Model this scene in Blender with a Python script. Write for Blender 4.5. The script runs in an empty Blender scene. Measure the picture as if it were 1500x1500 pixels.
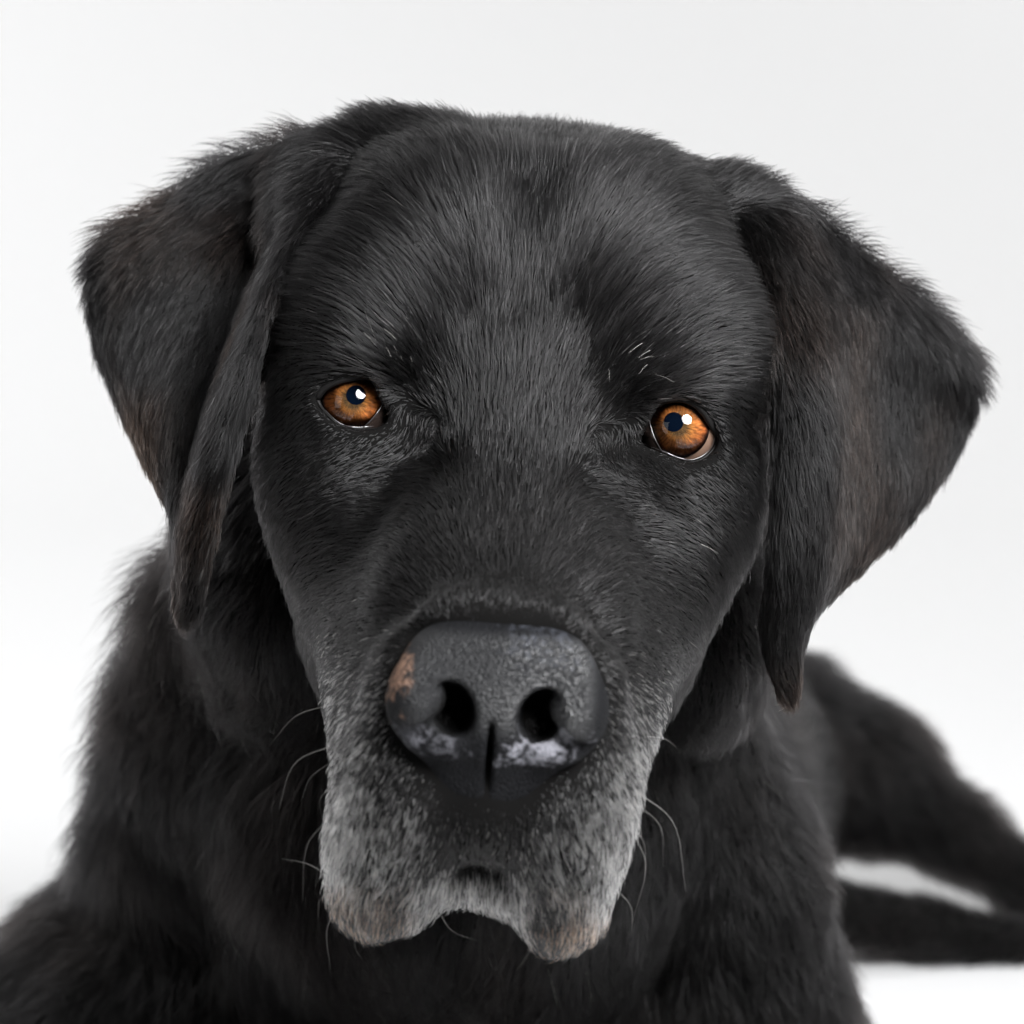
import bpy, math
import numpy as np
from mathutils import Vector, Matrix

rng = np.random.default_rng(7)
S = bpy.context.scene
C = S.collection

# ------------------------------------------------------------------ frame
# Modelling frame, in cm: x right, y away from the camera, z up, all relative to the
# camera axis; y = 0 is the plane of the dog's eyes, 90 cm in front of the lens.
D = 90.0
PITCH = math.radians(10.0)
CAM_H = 46.4
cp, sp = math.cos(PITCH), math.sin(PITCH)

def W(p):
    """modelling frame (cm) -> world (m)"""
    p = np.asarray(p, float)
    x, y, z = p[..., 0], p[..., 1] + D, p[..., 2]
    return np.stack([x, y * cp + z * sp, CAM_H - y * sp + z * cp], -1) * 0.01

def WD(v):
    v = np.asarray(v, float)
    return np.stack([v[..., 0], v[..., 1] * cp + v[..., 2] * sp, -v[..., 1] * sp + v[..., 2] * cp], -1)

def world_to_frame(X, Y, Z):
    Z = Z - CAM_H
    return np.array([X, Y * cp - Z * sp - D, Y * sp + Z * cp])

def P(u, v, y):
    """a measured direction (1500 x 1500 grid, 50 per cm at the eyes) at depth y"""
    k = 0.02 * (D + y) / D
    return np.array([(u - 750) * k, y, -(v - 750) * k])

ROLL = math.radians(4.4)
RX = np.array([math.cos(ROLL), 0, -math.sin(ROLL)])   # head's right
DN = np.array([-math.sin(ROLL), 0, -math.cos(ROLL)])  # head's down
YY = np.array([0, 1.0, 0])
def uv(a, b):
    cr, sr = math.cos(ROLL), math.sin(ROLL)
    return 756 + a * cr - b * sr, 611 + a * sr + b * cr
def Hd(a, b, y):
    """head frame: a across, b down from the eye line (same units), depth y"""
    u, v = uv(a, b)
    return P(u, v, y)

# ------------------------------------------------------------------ camera, world, lamps
cam_d = bpy.data.cameras.new('camera')
cam = bpy.data.objects.new('camera', cam_d); C.objects.link(cam)
cam.location = W([0, -D, 0])
cam.rotation_euler = (math.pi / 2 - PITCH, 0, 0)
cam_d.sensor_width = 36; cam_d.lens = 36 * D / 30.0
cam_d.clip_start = 0.05; cam_d.clip_end = 50
cam_d.dof.use_dof = True
cam_d.dof.focus_distance = (D + 0.6) / 100
cam_d.dof.aperture_fstop = 12.0
cam_d.dof.aperture_blades = 0
S.camera = cam

world = bpy.data.worlds.new('World'); S.world = world
world.use_nodes = True
world.node_tree.nodes['Background'].inputs[0].default_value = (1, 1, 1, 1)
world.node_tree.nodes['Background'].inputs[1].default_value = 0.02

def area(name, loc, target, sx, sy, power, col=(1, 1, 1), shape='RECTANGLE', spread=180):
    l = bpy.data.lights.new(name, 'AREA'); l.shape = shape
    l.size = sx; l.size_y = sy; l.energy = power; l.color = col
    l.spread = math.radians(spread)
    o = bpy.data.objects.new(name, l); C.objects.link(o)
    o.location = loc
    o.rotation_euler = (Vector(target) - Vector(loc)).to_track_quat('-Z', 'Y').to_euler()
    return o
head_w = W([0, 0, 0])
area('key_softbox', (0.50, 0.15, 1.01), W([0, -3, -2.0]), 0.66, 0.66, 9.8, (0.985, 0.99, 1.0), 'DISK', 82)
area('fill_softbox', (-0.9, 0.05, 0.55), W([0, -2, -2]), 0.5, 0.8, 1.6)
area('overhead_softbox', (0.25, 1.5, 1.9), (0.1, 1.5, 0.3), 1.0, 1.0, 2.8)
area('backdrop_lamp', (-1.9, 2.0, 1.5), (0.3, 3.2, 0.6), 1.0, 1.6, 30.5, spread=160)
area('backdrop_lamp', (1.9, 2.0, 1.5), (-0.3, 3.2, 0.6), 1.0, 1.6, 30.5, spread=160)

S.view_settings.view_transform = 'Standard'
S.view_settings.look = 'None'
S.view_settings.exposure = 0.0
S.view_settings.gamma = 1.0
S.render.engine = 'CYCLES'
S.cycles.max_bounces = 10
S.cycles.diffuse_bounces = 3
S.cycles.glossy_bounces = 5
S.cycles.transmission_bounces = 6
S.cycles.transparent_max_bounces = 16
S.cycles.caustics_reflective = False
S.cycles.caustics_refractive = False
S.cycles.use_denoising = True
S.cycles_curves.shape = 'RIBBONS'
S.cycles_curves.subdivisions = 2

# ------------------------------------------------------------------ helpers: materials
def mat(name):
    m = bpy.data.materials.new(name); m.use_nodes = True
    nt = m.node_tree
    return m, nt, nt.nodes['Principled BSDF']
def node(nt, kind, **kw):
    n = nt.nodes.new(kind)
    for k, v in kw.items():
        setattr(n, k, v)
    return n

# ------------------------------------------------------------------ helpers: meshes
def mesh_obj(name, verts, faces, m=None, parent=None, smooth=True, world=True):
    me = bpy.data.meshes.new(name)
    v = W(verts) if world else np.asarray(verts)
    me.from_pydata(v.tolist(), [], faces if isinstance(faces, list) else faces.tolist())
    me.update()
    if smooth:
        me.polygons.foreach_set('use_smooth', np.ones(len(me.polygons), bool))
    if m: me.materials.append(m)
    o = bpy.data.objects.new(name, me); C.objects.link(o)
    if parent: adopt(o, parent)
    return o
def adopt(o, parent):
    o.parent = parent
    o.matrix_parent_inverse = parent.matrix_world.inverted()

def catmull(pts, n):
    pts = np.asarray(pts, float)
    p = np.vstack([2 * pts[0] - pts[1], pts, 2 * pts[-1] - pts[-2]])
    t = np.linspace(0, len(pts) - 1 - 1e-9, n)
    i = t.astype(int); f = (t - i)[:, None]
    a, b, c, d = p[i], p[i + 1], p[i + 2], p[i + 3]
    return 0.5 * (2 * b + (c - a) * f + (2 * a - 5 * b + 4 * c - d) * f ** 2 + (3 * b - a - 3 * c + d) * f ** 3)

def sheet(grid, nr, nc):
    """dense points of a surface through a control grid [row][col][3]"""
    g = np.asarray(grid, float)
    g = np.stack([catmull(r, nc) for r in g])              # rows x nc x 3
    return np.stack([catmull(g[:, j], nr) for j in range(nc)], 1)

def tube(pts, rad, seg=8, closed=False):
    pts = np.asarray(pts, float); n = len(pts)
    rad = np.broadcast_to(np.asarray(rad, float), (n,))
    tan = (np.roll(pts, -1, 0) - np.roll(pts, 1, 0)) if closed else np.gradient(pts, axis=0)
    tan /= np.linalg.norm(tan, axis=1)[:, None] + 1e-12
    ref = np.array([0, 1.0, 0]); vs = []
    for i in range(n):
        s = np.cross(tan[i], ref)
        if np.linalg.norm(s) < 1e-3: s = np.cross(tan[i], [1.0, 0, 0])
        s /= np.linalg.norm(s); q = np.cross(s, tan[i])
        for k in range(seg):
            t = 2 * math.pi * k / seg
            vs.append(pts[i] + rad[i] * (math.cos(t) * s + math.sin(t) * q))
    fs = []
    for i in range(n if closed else n - 1):
        j = (i + 1) % n
        for k in range(seg):
            l = (k + 1) % seg
            fs.append([i * seg + k, i * seg + l, j * seg + l, j * seg + k])
    return np.array(vs), fs

# ------------------------------------------------------------------ helpers: noise
def h3(i, j, k, s=0):
    i = i.astype(np.int64); j = j.astype(np.int64); k = k.astype(np.int64)
    h = (i * 73856093) ^ (j * 19349663) ^ (k * 83492791) ^ (s * 2654435761 & 0xffffffff)
    h = (h ^ (h >> 13)) * 1274126177 & 0xffffffff
    h = (h ^ (h >> 16)) * 2246822519 & 0xffffffff
    return ((h ^ (h >> 15)) & 0xffffff) / float(0xffffff)
def vnoise(p, f, s=0):
    q = p * f; i = np.floor(q); t = q - i; t = t * t * (3 - 2 * t); r = 0
    for a in (0, 1):
        for b in (0, 1):
            for c in (0, 1):
                w = (t[:, 0] if a else 1 - t[:, 0]) * (t[:, 1] if b else 1 - t[:, 1]) * (t[:, 2] if c else 1 - t[:, 2])
                r = r + w * h3(i[:, 0] + a, i[:, 1] + b, i[:, 2] + c, s)
    return r * 2 - 1
def vnoise3(p, f, s=0):
    return np.stack([vnoise(p, f, s + 11 * k) for k in range(3)], 1)
def worley(p, cell, s=0):
    """nearest jittered lattice point: its position"""
    q = p / cell; i = np.floor(q)
    best = np.full(len(p), 1e9); bp = np.zeros_like(p)
    for a in (-1, 0, 1):
        for b in (-1, 0, 1):
            for c in (-1, 0, 1):
                g = i + np.array([a, b, c])
                o = np.stack([h3(g[:, 0], g[:, 1], g[:, 2], s + k) for k in (1, 2, 3)], 1)
                r = g + o; d = ((r - q) ** 2).sum(1)
                m = d < best
                best[m] = d[m]; bp[m] = r[m]
    return bp * cell
def sstep(a, b, x):
    t = np.clip((x - a) / (b - a), 0, 1); return t * t * (3 - 2 * t)

# ------------------------------------------------------------------ signed distance field on a rectilinear grid
class Field:
    def __init__(self, xs, ys, zs, far=4.0):
        self.ax = [np.asarray(t, np.float32) for t in (xs, ys, zs)]
        self.F = np.full([len(t) for t in self.ax], far, np.float32)
    def box(self, lo, hi):
        sl = tuple(slice(max(0, np.searchsorted(t, l) - 1), min(len(t), np.searchsorted(t, h) + 1)) for t, l, h in zip(self.ax, lo, hi))
        X = np.meshgrid(*[t[s] for t, s in zip(self.ax, sl)], indexing='ij', sparse=True)
        return sl, X
    def blend(self, sl, d, k, op):
        f = self.F[sl]
        if op == 'sub': d = -d; f2 = -f
        else: f2 = f
        if op == 'sub':
            # smooth max(f, d)
            h = np.maximum(k - np.abs(-f - (-d)), 0) / k if k > 0 else 0
            r = np.maximum(f, d) + (h * h * k / 4 if k > 0 else 0)
        else:
            h = np.maximum(k - np.abs(f - d), 0) / k if k > 0 else 0
            r = np.minimum(f, d) - (h * h * k / 4 if k > 0 else 0)
        self.F[sl] = r
    def ell(self, c, r, axes=None, k=0.8, op='add', pw=2.0):
        c = np.asarray(c, float); r = np.asarray(r, float)
        A = np.eye(3) if axes is None else np.asarray(axes)     # rows: the axes
        ext = np.sqrt((A.T ** 2 @ r ** 2)) * (1.0 if pw == 2 else 1.35) + k + 1.0
        sl, X = self.box(c - ext, c + ext)
        q = [X[i] - c[i] for i in range(3)]
        l = [q[0] * A[i, 0] + q[1] * A[i, 1] + q[2] * A[i, 2] for i in range(3)]
        if pw == 2:
            k0 = np.sqrt(sum((l[i] / r[i]) ** 2 for i in range(3)))
            k1 = np.sqrt(sum((l[i] / r[i] ** 2) ** 2 for i in range(3)))
        else:
            k0 = sum(np.abs(l[i] / r[i]) ** pw for i in range(3)) ** (1 / pw)
            k1 = np.sqrt(sum((l[i] / r[i] ** 2) ** 2 for i in range(3)))
        d = k0 * (k0 - 1) / np.maximum(k1, 1e-6)
        self.blend(sl, d.astype(np.float32), k, op)
    def cone(self, a, b, ra, rb, k=0.8, op='add'):
        a = np.asarray(a, float); b = np.asarray(b, float)
        m = max(ra, rb) + k + 1.0
        sl, X = self.box(np.minimum(a, b) - m, np.maximum(a, b) + m)
        ba = b - a; L2 = ba @ ba
        t = np.clip(((X[0] - a[0]) * ba[0] + (X[1] - a[1]) * ba[1] + (X[2] - a[2]) * ba[2]) / L2, 0, 1)
        d = np.sqrt(sum((X[i] - a[i] - t * ba[i]) ** 2 for i in range(3))) - (ra + (rb - ra) * t)
        self.blend(sl, d.astype(np.float32), k, op)
    def chain(self, pts, rads, k=0.8):
        for i in range(len(pts) - 1):
            self.cone(pts[i], pts[i + 1], rads[i], rads[i + 1], k)
    def surface(self):
        F = self.F; ins = F < 0
        nx, ny, nz = F.shape
        cnt = np.zeros((nx - 1, ny - 1, nz - 1), np.uint8)
        for a in (0, 1):
            for b in (0, 1):
                for c in (0, 1):
                    cnt += ins[a:nx - 1 + a, b:ny - 1 + b, c:nz - 1 + c]
        I, J, K = np.nonzero((cnt > 0) & (cnt < 8))
        acc = np.zeros((len(I), 3)); n = np.zeros(len(I))
        ax = self.ax
        corners = [(a, b, c) for a in (0, 1) for b in (0, 1) for c in (0, 1)]
        for ca in corners:
            for d in range(3):
                if ca[d]: continue
                cb = list(ca); cb[d] = 1
                fa = F[I + ca[0], J + ca[1], K + ca[2]].astype(float); fb = F[I + cb[0], J + cb[1], K + cb[2]].astype(float)
                m = (fa < 0) != (fb < 0)
                t = np.where(m, fa / np.where(m, fa - fb, 1), 0)
                pa = np.stack([ax[0][I + ca[0]], ax[1][J + ca[1]], ax[2][K + ca[2]]], 1)
                pb = np.stack([ax[0][I + cb[0]], ax[1][J + cb[1]], ax[2][K + cb[2]]], 1)
                acc += np.where(m[:, None], pa + (pb - pa) * t[:, None], 0); n += m
        verts = acc / n[:, None]
        idx = np.full(cnt.shape, -1, np.int32); idx[I, J, K] = np.arange(len(I))
        quads = []
        # x edges
        for d in range(3):
            s0 = [slice(1, -1)] * 3; s1 = [slice(1, -1)] * 3
            s0[d] = slice(0, F.shape[d] - 1); s1[d] = slice(1, F.shape[d])
            A = ins[tuple(s0)]; B = ins[tuple(s1)]
            e = np.argwhere(A != B)
            if not len(e): continue
            flip = A[tuple(e.T)]
            e = e + 1; e[:, d] -= 1
            o1, o2 = (d + 1) % 3, (d + 2) % 3
            q = []
            for (p1, p2) in ((-1, -1), (0, -1), (0, 0), (-1, 0)):
                g = e.copy(); g[:, o1] += p1; g[:, o2] += p2
                q.append(idx[tuple(g.T)])
            q = np.stack(q, 1)
            q[~flip] = q[~flip][:, ::-1]
            quads.append(q)
        quads = np.vstack(quads)
        return verts, quads[(quads >= 0).all(1)]

def axis_points(segs):
    """[(start, end, step), ...] joined into one increasing axis"""
    out = []
    for a, b, st in segs:
        n = max(1, int(round((b - a) / st)))
        out += list(np.linspace(a, b, n, endpoint=False))
    out.append(segs[-1][1])
    return np.array(out)

# ------------------------------------------------------------------ setting: a white studio sweep
m_sweep, nt, b = mat('matt_white_paper')
b.inputs['Base Color'].default_value = (0.86, 0.86, 0.862, 1)
b.inputs['Roughness'].default_value = 0.75
b.inputs['Specular IOR Level'].default_value = 0.25
nz = node(nt, 'ShaderNodeTexNoise'); nz.inputs['Scale'].default_value = 60
bp = node(nt, 'ShaderNodeBump'); bp.inputs['Strength'].default_value = 0.04; bp.inputs['Distance'].default_value = 0.002
nt.links.new(nz.outputs['Fac'], bp.inputs['Height']); nt.links.new(bp.outputs['Normal'], b.inputs['Normal'])

def setting(o):
    o['kind'] = 'structure'; return o
prof_floor = [(-2.2, 0.0), (2.6, 0.0)]
prof_wall = [(2.6 + 0.9 * math.sin(t), 0.9 - 0.9 * math.cos(t)) for t in np.linspace(0, math.pi / 2, 25)] + [(3.5, 2.9)]
def sweep_mesh(name, prof):
    v = [(x, y, z) for (y, z) in prof for x in (-3.0, 3.0)]
    f = [[2 * i, 2 * i + 1, 2 * i + 3, 2 * i + 2] for i in range(len(prof) - 1)]
    return setting(mesh_obj(name, v, f, m_sweep, world=False))
sweep_mesh('floor', prof_floor)
sweep_mesh('backdrop', prof_wall)

# ------------------------------------------------------------------ the dog's body
HA = np.array([RX, DN, YY])      # head axes: across, down, depth
def tilt(deg, ax='a'):
    t = math.radians(deg); c, s = math.cos(t), math.sin(t)
    if ax == 'a':   # pitch about the across axis
        return np.array([RX, c * DN + s * YY, -s * DN + c * YY])
    if ax == 'y':   # roll in the picture plane
        return np.array([c * RX + s * DN, -s * RX + c * DN, YY])
    return np.array([c * RX + s * YY, DN, -s * RX + c * YY])

EAR_1 = [  # rows from the crease down to the tip; columns from the front edge to the back edge
    [(545,222,6), (480,208,7), (405,222,8), (325,250,9), (270,295,9.5), (172,345,9)],
    [(488,280,4.8), (448,300,3.6), (400,335,6.9), (320,350,6.6), (225,372,7.6), (142,402,9)],
    [(428,390,3.6), (398,410,1.5), (362,440,6.0), (290,460,5.6), (205,470,7.0), (146,490,9)],
    [(384,520,2.8), (352,540,0.4), (318,565,5.0), (260,570,4.7), (208,570,6.2), (175,570,8.4)],
    [(342,640,2.3), (314,655,0.3), (290,680,3.9), (258,680,4.1), (230,670,5.5), (215,662,7)],
    [(312,760,2.0), (292,768,1.2), (275,775,2.4), (266,770,3.2), (262,760,4), (260,740,4.8)],
    [(293,845,2.2), (283,852,1.8), (275,855,2.4), (269,848,3), (266,838,3.4), (264,820,3.9)],
    [(282,900,2.4), (274,904,2.4), (271,903,2.6), (269,900,2.7), (267,895,2.8), (266,890,2.9)]]
EAR_2 = [
    [(1088,325,6), (1134,302,6.5), (1200,346,8), (1272,402,9), (1342,452,10), (1400,515,10.5)],
    [(1096,340,4.5), (1130,360,4.0), (1200,400,5.5), (1280,450,7.5), (1355,500,9), (1422,562,10.5)],
    [(1116,470,2.6), (1150,490,1.9), (1207,510,2.7), (1256,550,6.6), (1340,590,8.8), (1412,620,10.6)],
    [(1137,600,1.9), (1168,610,1.3), (1212,630,2.0), (1250,660,5.7), (1322,690,8.2), (1375,692,10)],
    [(1141,720,1.5), (1168,730,1.0), (1206,740,1.8), (1236,760,4.8), (1283,772,6.8), (1322,762,8.4)],
    [(1133,830,1.7), (1158,840,1.2), (1190,845,1.9), (1208,848,3.6), (1232,846,5.0), (1250,836,5.8)],
    [(1125,925,2.6), (1142,945,1.8), (1163,938,2.1), (1170,928,2.6), (1175,915,3), (1178,905,3.5)],
    [(1150,1015,2.5), (1153,1019,2.4), (1156,1020,2.4), (1157,1018,2.5), (1159,1010,2.6), (1160,1002,2.8)]]
ears = []
for E in (EAR_1, EAR_2):
    ears.append(sheet([[P(*q) for q in row] for row in E], 150, 90))

EYE_POLY = [
    [(464,586), (474,572), (490,562), (510,556), (532,553), (547,557), (556,570), (562,588), (567,604), (570,618),
     (556,625), (535,628), (515,628), (498,623), (485,613), (472,599)],
    [(936,651), (944,627), (952,606), (961,594), (976,588), (996,586), (1015,592), (1030,605), (1042,624), (1050,640),
     (1046,656), (1031,671), (1010,677), (990,672), (966,662), (950,656)]]
EYE_C = [P(516, 593, 1.25), P(994, 630, 1.25)]
EYE_R = 1.16

f = 0.17
G = Field(axis_points([(-24, -15.5, .4), (-15.5, 15.5, f), (15.5, 36, .4)]),
          axis_points([(-16, -11, .4), (-11, 12.5, f), (12.5, 20, .28), (20, 74, .42)]),
          axis_points([(-36, -15, .36), (-15, 12.5, f), (12.5, 15, .3)]))

# body, from behind forwards
G.cone(P(690, 1240, 30), P(1040, 1138, 62), 12.0, 6.4, k=3)                  # trunk
G.cone(P(770, 530, 12), P(675, 1120, 19), 6.2, 9.6, k=2)                    # neck
G.ell(P(600, 1520, 26), (12, 11.5, 11), k=3)                                   # chest
G.ell(P(245, 1610, 25), (7.6, 8.5, 8.5), k=3.0)                                # shoulder
G.chain([P(1010, 1050, 16.5), P(1070, 1290, 18), P(1090, 1560, 21)], [2.2, 2.8, 4.0], k=1.2)   # other shoulder
G.cone(P(345, 890, 15), P(300, 1230, 21), 2.4, 3.6, k=2)                     # ruff
# hind leg folded out to the side
G.chain([P(1150, 1105, 60), P(1260, 1140, 61), P(1400, 1222, 62), P(1500, 1292, 62), P(1640, 1405, 61)], [4.5, 3.4, 1.8, 1.35, 1.3], k=1.4)
G.chain([P(1640, 1445, 60), P(1500, 1408, 57), P(1360, 1366, 56), P(1210, 1336, 55)], [1.6, 1.75, 1.45, 1.5], k=0.8)
# front legs lying along the floor, and the far hind leg
for x, sx in ((-11.5, 1), (7.5, -1)):
    G.chain([world_to_frame(x, 110, 10), world_to_frame(x - sx * 1.5, 107, 5), world_to_frame(x + sx * 2, 84, 3.4), world_to_frame(x + sx * 3, 76, 2.8)], [3.6, 3.4, 2.6, 3.0], k=2)
G.chain([world_to_frame(-4, 146, 9), world_to_frame(-10, 132, 6), world_to_frame(-12, 146, 3)], [5, 4, 2.5], k=2)
# tail
G.chain([world_to_frame(12, 160, 7), world_to_frame(4, 168, 3), world_to_frame(-8, 170, 2.2)], [2.6, 2.2, 1.2], k=2)

# upper neck behind the cheeks
G.ell(P(400, 800, 11), (2.8, 4.0, 5.0), k=1.6)
G.ell(P(1035, 860, 11), (2.2, 4.0, 5.0), k=1.4)
# skull
for s in (-1, 1):
    G.ell(Hd(s * 120, -128, 7.2), (4.7, 6.1, 7.5), HA, k=2.2)
G.ell(Hd(0, -150, 10), (7.2, 6.0, 6), HA, k=1.5)
for s in (-1, 1):
    G.ell(Hd(s * 260, 50, 5.0), (2.3, 4.2, 4.2), HA, k=1.6)        # cheek
    G.ell(Hd(s * 238, -120, 2.6), (2.6, 2.4, 2.6), HA, k=1.8)      # temple over the eye
    G.ell(Hd(s * 178, -78, 1.3), (1.9, 1.15, 1.7), HA, k=1.2)      # brow
    G.ell(Hd(s * 190, 255, 4.8), (2.2, 4.2, 3.6), HA, k=1.4)       # jaw muscle
    G.ell(Hd(s * 205, 95, 2.2), (2.4, 2.0, 1.7), HA, k=1.6)        # below the eye
G.ell(Hd(0, 40, 2.6), (3.2, 3.4, 3.8), HA, k=1.2)
G.cone(Hd(0, -40, 0.6), Hd(0, 160, -1.6), 1.5, 1.6, k=1.6)                  # stop
# muzzle
G.cone(Hd(0, 110, 1.2), Hd(3, 345, -6.0), 2.7, 2.35, k=1.2)
G.ell(Hd(0, 330, 0.5), (4.0, 4.6, 5.0), HA, k=1.5)
for s in (-1, 1):
    G.ell(Hd(s * 115 - (4 if s > 0 else 0), 530, -4.7), (2.1, 4.1 if s < 0 else 3.75, 3.7), HA, k=1.2)
    G.ell(Hd(s * 120, 360, -1.8), (2.0, 3.0, 3.6), tilt(-30), k=2.0)
    G.ell(Hd(s * 190, 205, 2.0), (2.1, 3.2, 2.4), HA, k=2.0)
    G.cone(Hd(s * 225, 130, 2.4), Hd(s * 135, 400, -2.0), 1.6, 1.4, k=2.4)
    G.cone(Hd(s * 92, 95, -0.1), Hd(s * 128, 290, -4.6), 1.0, 0.8, k=1.0)   # ridges beside the bridge
G.ell(Hd(0, 520, -6.6), (2.0, 2.4, 1.9), HA, k=0.8)                # front of the upper lip
G.ell(Hd(-160, 655, -4.5), (1.2, 2.0, 2.4), tilt(-4, 'y'), k=0.7)            # flew
G.ell(Hd(118, 662, -4.8), (1.25, 1.95, 2.5), tilt(6, 'y'), k=0.7)
G.ell(Hd(-14, 655, -3.5), (2.4, 1.1, 2.6), HA, k=0.25)            # chin
G.ell(Hd(-82, 678, -4.2), (0.85, 0.75, 1.8), HA, k=0.5)
G.ell(Hd(46, 684, -4.3), (0.8, 0.75, 1.8), HA, k=0.5)
G.cone(Hd(-10, 600, -1.0), Hd(0, 470, 8), 1.7, 4.2, k=1.2)         # lower jaw to throat
G.ell(Hd(5, 305, -7.6), (2.3, 0.9, 1.25), tilt(-25), k=1.0)          # bridge running into the nose
for s in (-1, 1):
    G.ell(Hd(5 + s * 138, 405, -7.0), (0.85, 1.4, 1.1), HA, k=0.9)
# hollows
for s in (-1, 1):
    G.ell(Hd(s * 138, -8, -2.5), (1.2, 1.8, 1.6), HA, k=1.3, op='sub')
G.cone(Hd(0, -230, -0.9), Hd(0, -360, 1.9), 0.7, 0.7, k=1.2, op='sub')   # furrow of the forehead

# ears: thick sheets joined to the skull
EarD = [np.full(G.F.shape, 4.0, np.float32) for _ in ears]
def splat(pts, arr, R=0.75):
    i0 = [np.clip(np.searchsorted(G.ax[d], pts[:, d]), 1, G.F.shape[d] - 2) for d in range(3)]
    n = int(R / f) + 1
    for a in range(-n, n + 1):
        for b in range(-n, n + 1):
            for c in range(-n, n + 1):
                if a * a + b * b + c * c > (n + .5) ** 2: continue
                I, J, K = i0[0] + a, i0[1] + b, i0[2] + c
                d = np.sqrt((G.ax[0][I] - pts[:, 0]) ** 2 + (G.ax[1][J] - pts[:, 1]) ** 2 + (G.ax[2][K] - pts[:, 2]) ** 2).astype(np.float32)
                np.minimum.at(arr, (I, J, K), d)
for e, arr in zip(ears, EarD):
    splat(e.reshape(-1, 3), arr)
    sl = tuple(slice(0, n) for n in G.F.shape)
    G.blend(sl, arr - 0.24, 0.35, 'add')
G.cone(P(548, 250, 7.0), P(455, 335, 5.6), 1.5, 1.2, k=0.9)
G.cone(P(1078, 335, 6.8), P(1118, 440, 4.6), 1.4, 0.9, k=0.9)
G.ell(P(600, 240, 6.6), (1.9, 1.5, 1.3), k=1.2)
G.ell(P(1042, 318, 6.6), (1.6, 1.5, 1.3), k=1.2)

# eye openings
def poly_sdf(px, py, poly):
    d = np.full(px.shape, 1e9); inside = np.zeros(px.shape, bool)
    n = len(poly)
    for i in range(n):
        a = poly[i]; bb = poly[(i + 1) % n]; e = bb - a
        wx, wy = px - a[0], py - a[1]
        t = np.clip((wx * e[0] + wy * e[1]) / (e @ e), 0, 1)
        d = np.minimum(d, (wx - t * e[0]) ** 2 + (wy - t * e[1]) ** 2)
        c1 = (a[1] > py) != (bb[1] > py)
        with np.errstate(divide='ignore', invalid='ignore'):
            xi = (bb[0] - a[0]) * (py - a[1]) / (bb[1] - a[1]) + a[0]
        inside ^= c1 & (px < xi)
    d = np.sqrt(d); return np.where(inside, -d, d)
EYE_LOOP = [catmull([(u, v) for u, v in p] + [p[0]], 97)[:-1] for p in EYE_POLY]
def on_eye(uvs, i, extra=0.0):
    """points where the eyeball's front meets these directions"""
    out = []
    c, R = EYE_C[i], EYE_R + extra
    for (u, v) in uvs:
        o = np.array([0, -D, 0]); d = P(u, v, 0) - o; d /= np.linalg.norm(d)
        oc = o - c; bq = oc @ d; disc = bq * bq - (oc @ oc - R * R)
        t = -bq - math.sqrt(max(disc, 0))
        out.append(o + d * t)
    return np.array(out)
for i in range(2):
    # lids: a soft ring of flesh over the eyeball, then the opening
    G.ell(EYE_C[i], (EYE_R + .32,) * 3, k=0.7)
    loop = on_eye(EYE_LOOP[i], i)
    q = loop[:, [0, 2]]
    c = EYE_C[i]
    sl, X = G.box(c - np.array([2, 3.5, 2]), c + np.array([2, 0.6, 2]))
    px, pz = np.meshgrid(G.ax[0][sl[0]], G.ax[2][sl[2]], indexing='ij')
    pd = poly_sdf(px, pz, q)[:, None, :]
    yy = G.ax[1][sl[1]][None, :, None] - (c[1] + 0.2)
    d = np.maximum(pd, yy).astype(np.float32) + 0 * G.F[sl]
    G.blend(sl, d - 0.02, 0.22, 'sub')
    G.ell(c, (EYE_R + .02,) * 3, k=0.05, op='sub')

# floor contact: nothing below the floor
zz = (0.15 - CAM_H + (G.ax[1] + D) * sp) / cp
G.F = np.maximum(G.F, (zz[None, :, None] - G.ax[2][None, None, :]).astype(np.float32))

verts, quads = G.surface()
# smooth once or twice along the surface
def relax(v, q, it=2, lam=0.5):
    for _ in range(it):
        acc = np.zeros_like(v); n = np.zeros(len(v))
        for k in range(4):
            a, b2 = q[:, k], q[:, (k + 1) % 4]
            np.add.at(acc, a, v[b2]); np.add.at(n, a, 1)
            np.add.at(acc, b2, v[a]); np.add.at(n, b2, 1)
        v = v + lam * (acc / n[:, None] - v)
    return v
verts = relax(verts, quads, 3, 0.5)


m_skin, nt, b = mat('black_skin')
b.inputs['Base Color'].default_value = (0.005, 0.0048, 0.0047, 1)
b.inputs['Roughness'].default_value = 0.9; b.inputs['Specular IOR Level'].default_value = 0.05
dog = mesh_obj('dog', verts, quads, m_skin)
dog['label'] = 'black dog with a grey muzzle and amber eyes lying on the white floor'
dog['category'] = 'dog'
# ------------------------------------------------------------------ nose leather
N = Field(np.arange(-4.2, 3.6, .07), np.arange(-12, -5, .07), np.arange(-10.5, -1.5, .07), far=3.0)
N.ell(Hd(5, 385, -7.9), (2.6, 1.55, 1.7), tilt(-22), k=0.3, pw=2.6)
for s in (-1, 1):
    N.ell(Hd(5 + s * 108, 425, -8.6), (1.02, 1.2, 1.15), HA, k=0.55)
    N.ell(Hd(5 + s * 74, 482, -8.4), (1.0, 0.5, 0.9), HA, k=0.35)
N.ell(Hd(4, 440, -8.7), (0.8, 1.4, 0.95), HA, k=0.5)
N.ell(Hd(2, 508, -7.75), (1.8, 1.3, 0.95), HA, k=0.7)
for s in (-1, 1):
    N.ell(Hd(5 + s * 66, 434, -9.4), (0.60, 0.76, 2.2), tilt(s * 22, 'y'), k=0.2, op='sub')
    N.cone(Hd(5 + s * 84, 464, -9.5), Hd(5 + s * 144, 478, -9.0), 0.34, 0.17, k=0.15, op='sub')
    N.ell(Hd(5 + s * 116, 420, -8.85), (0.74, 0.66, 1.0), tilt(s * 20, 'y'), k=0.12)
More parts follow.
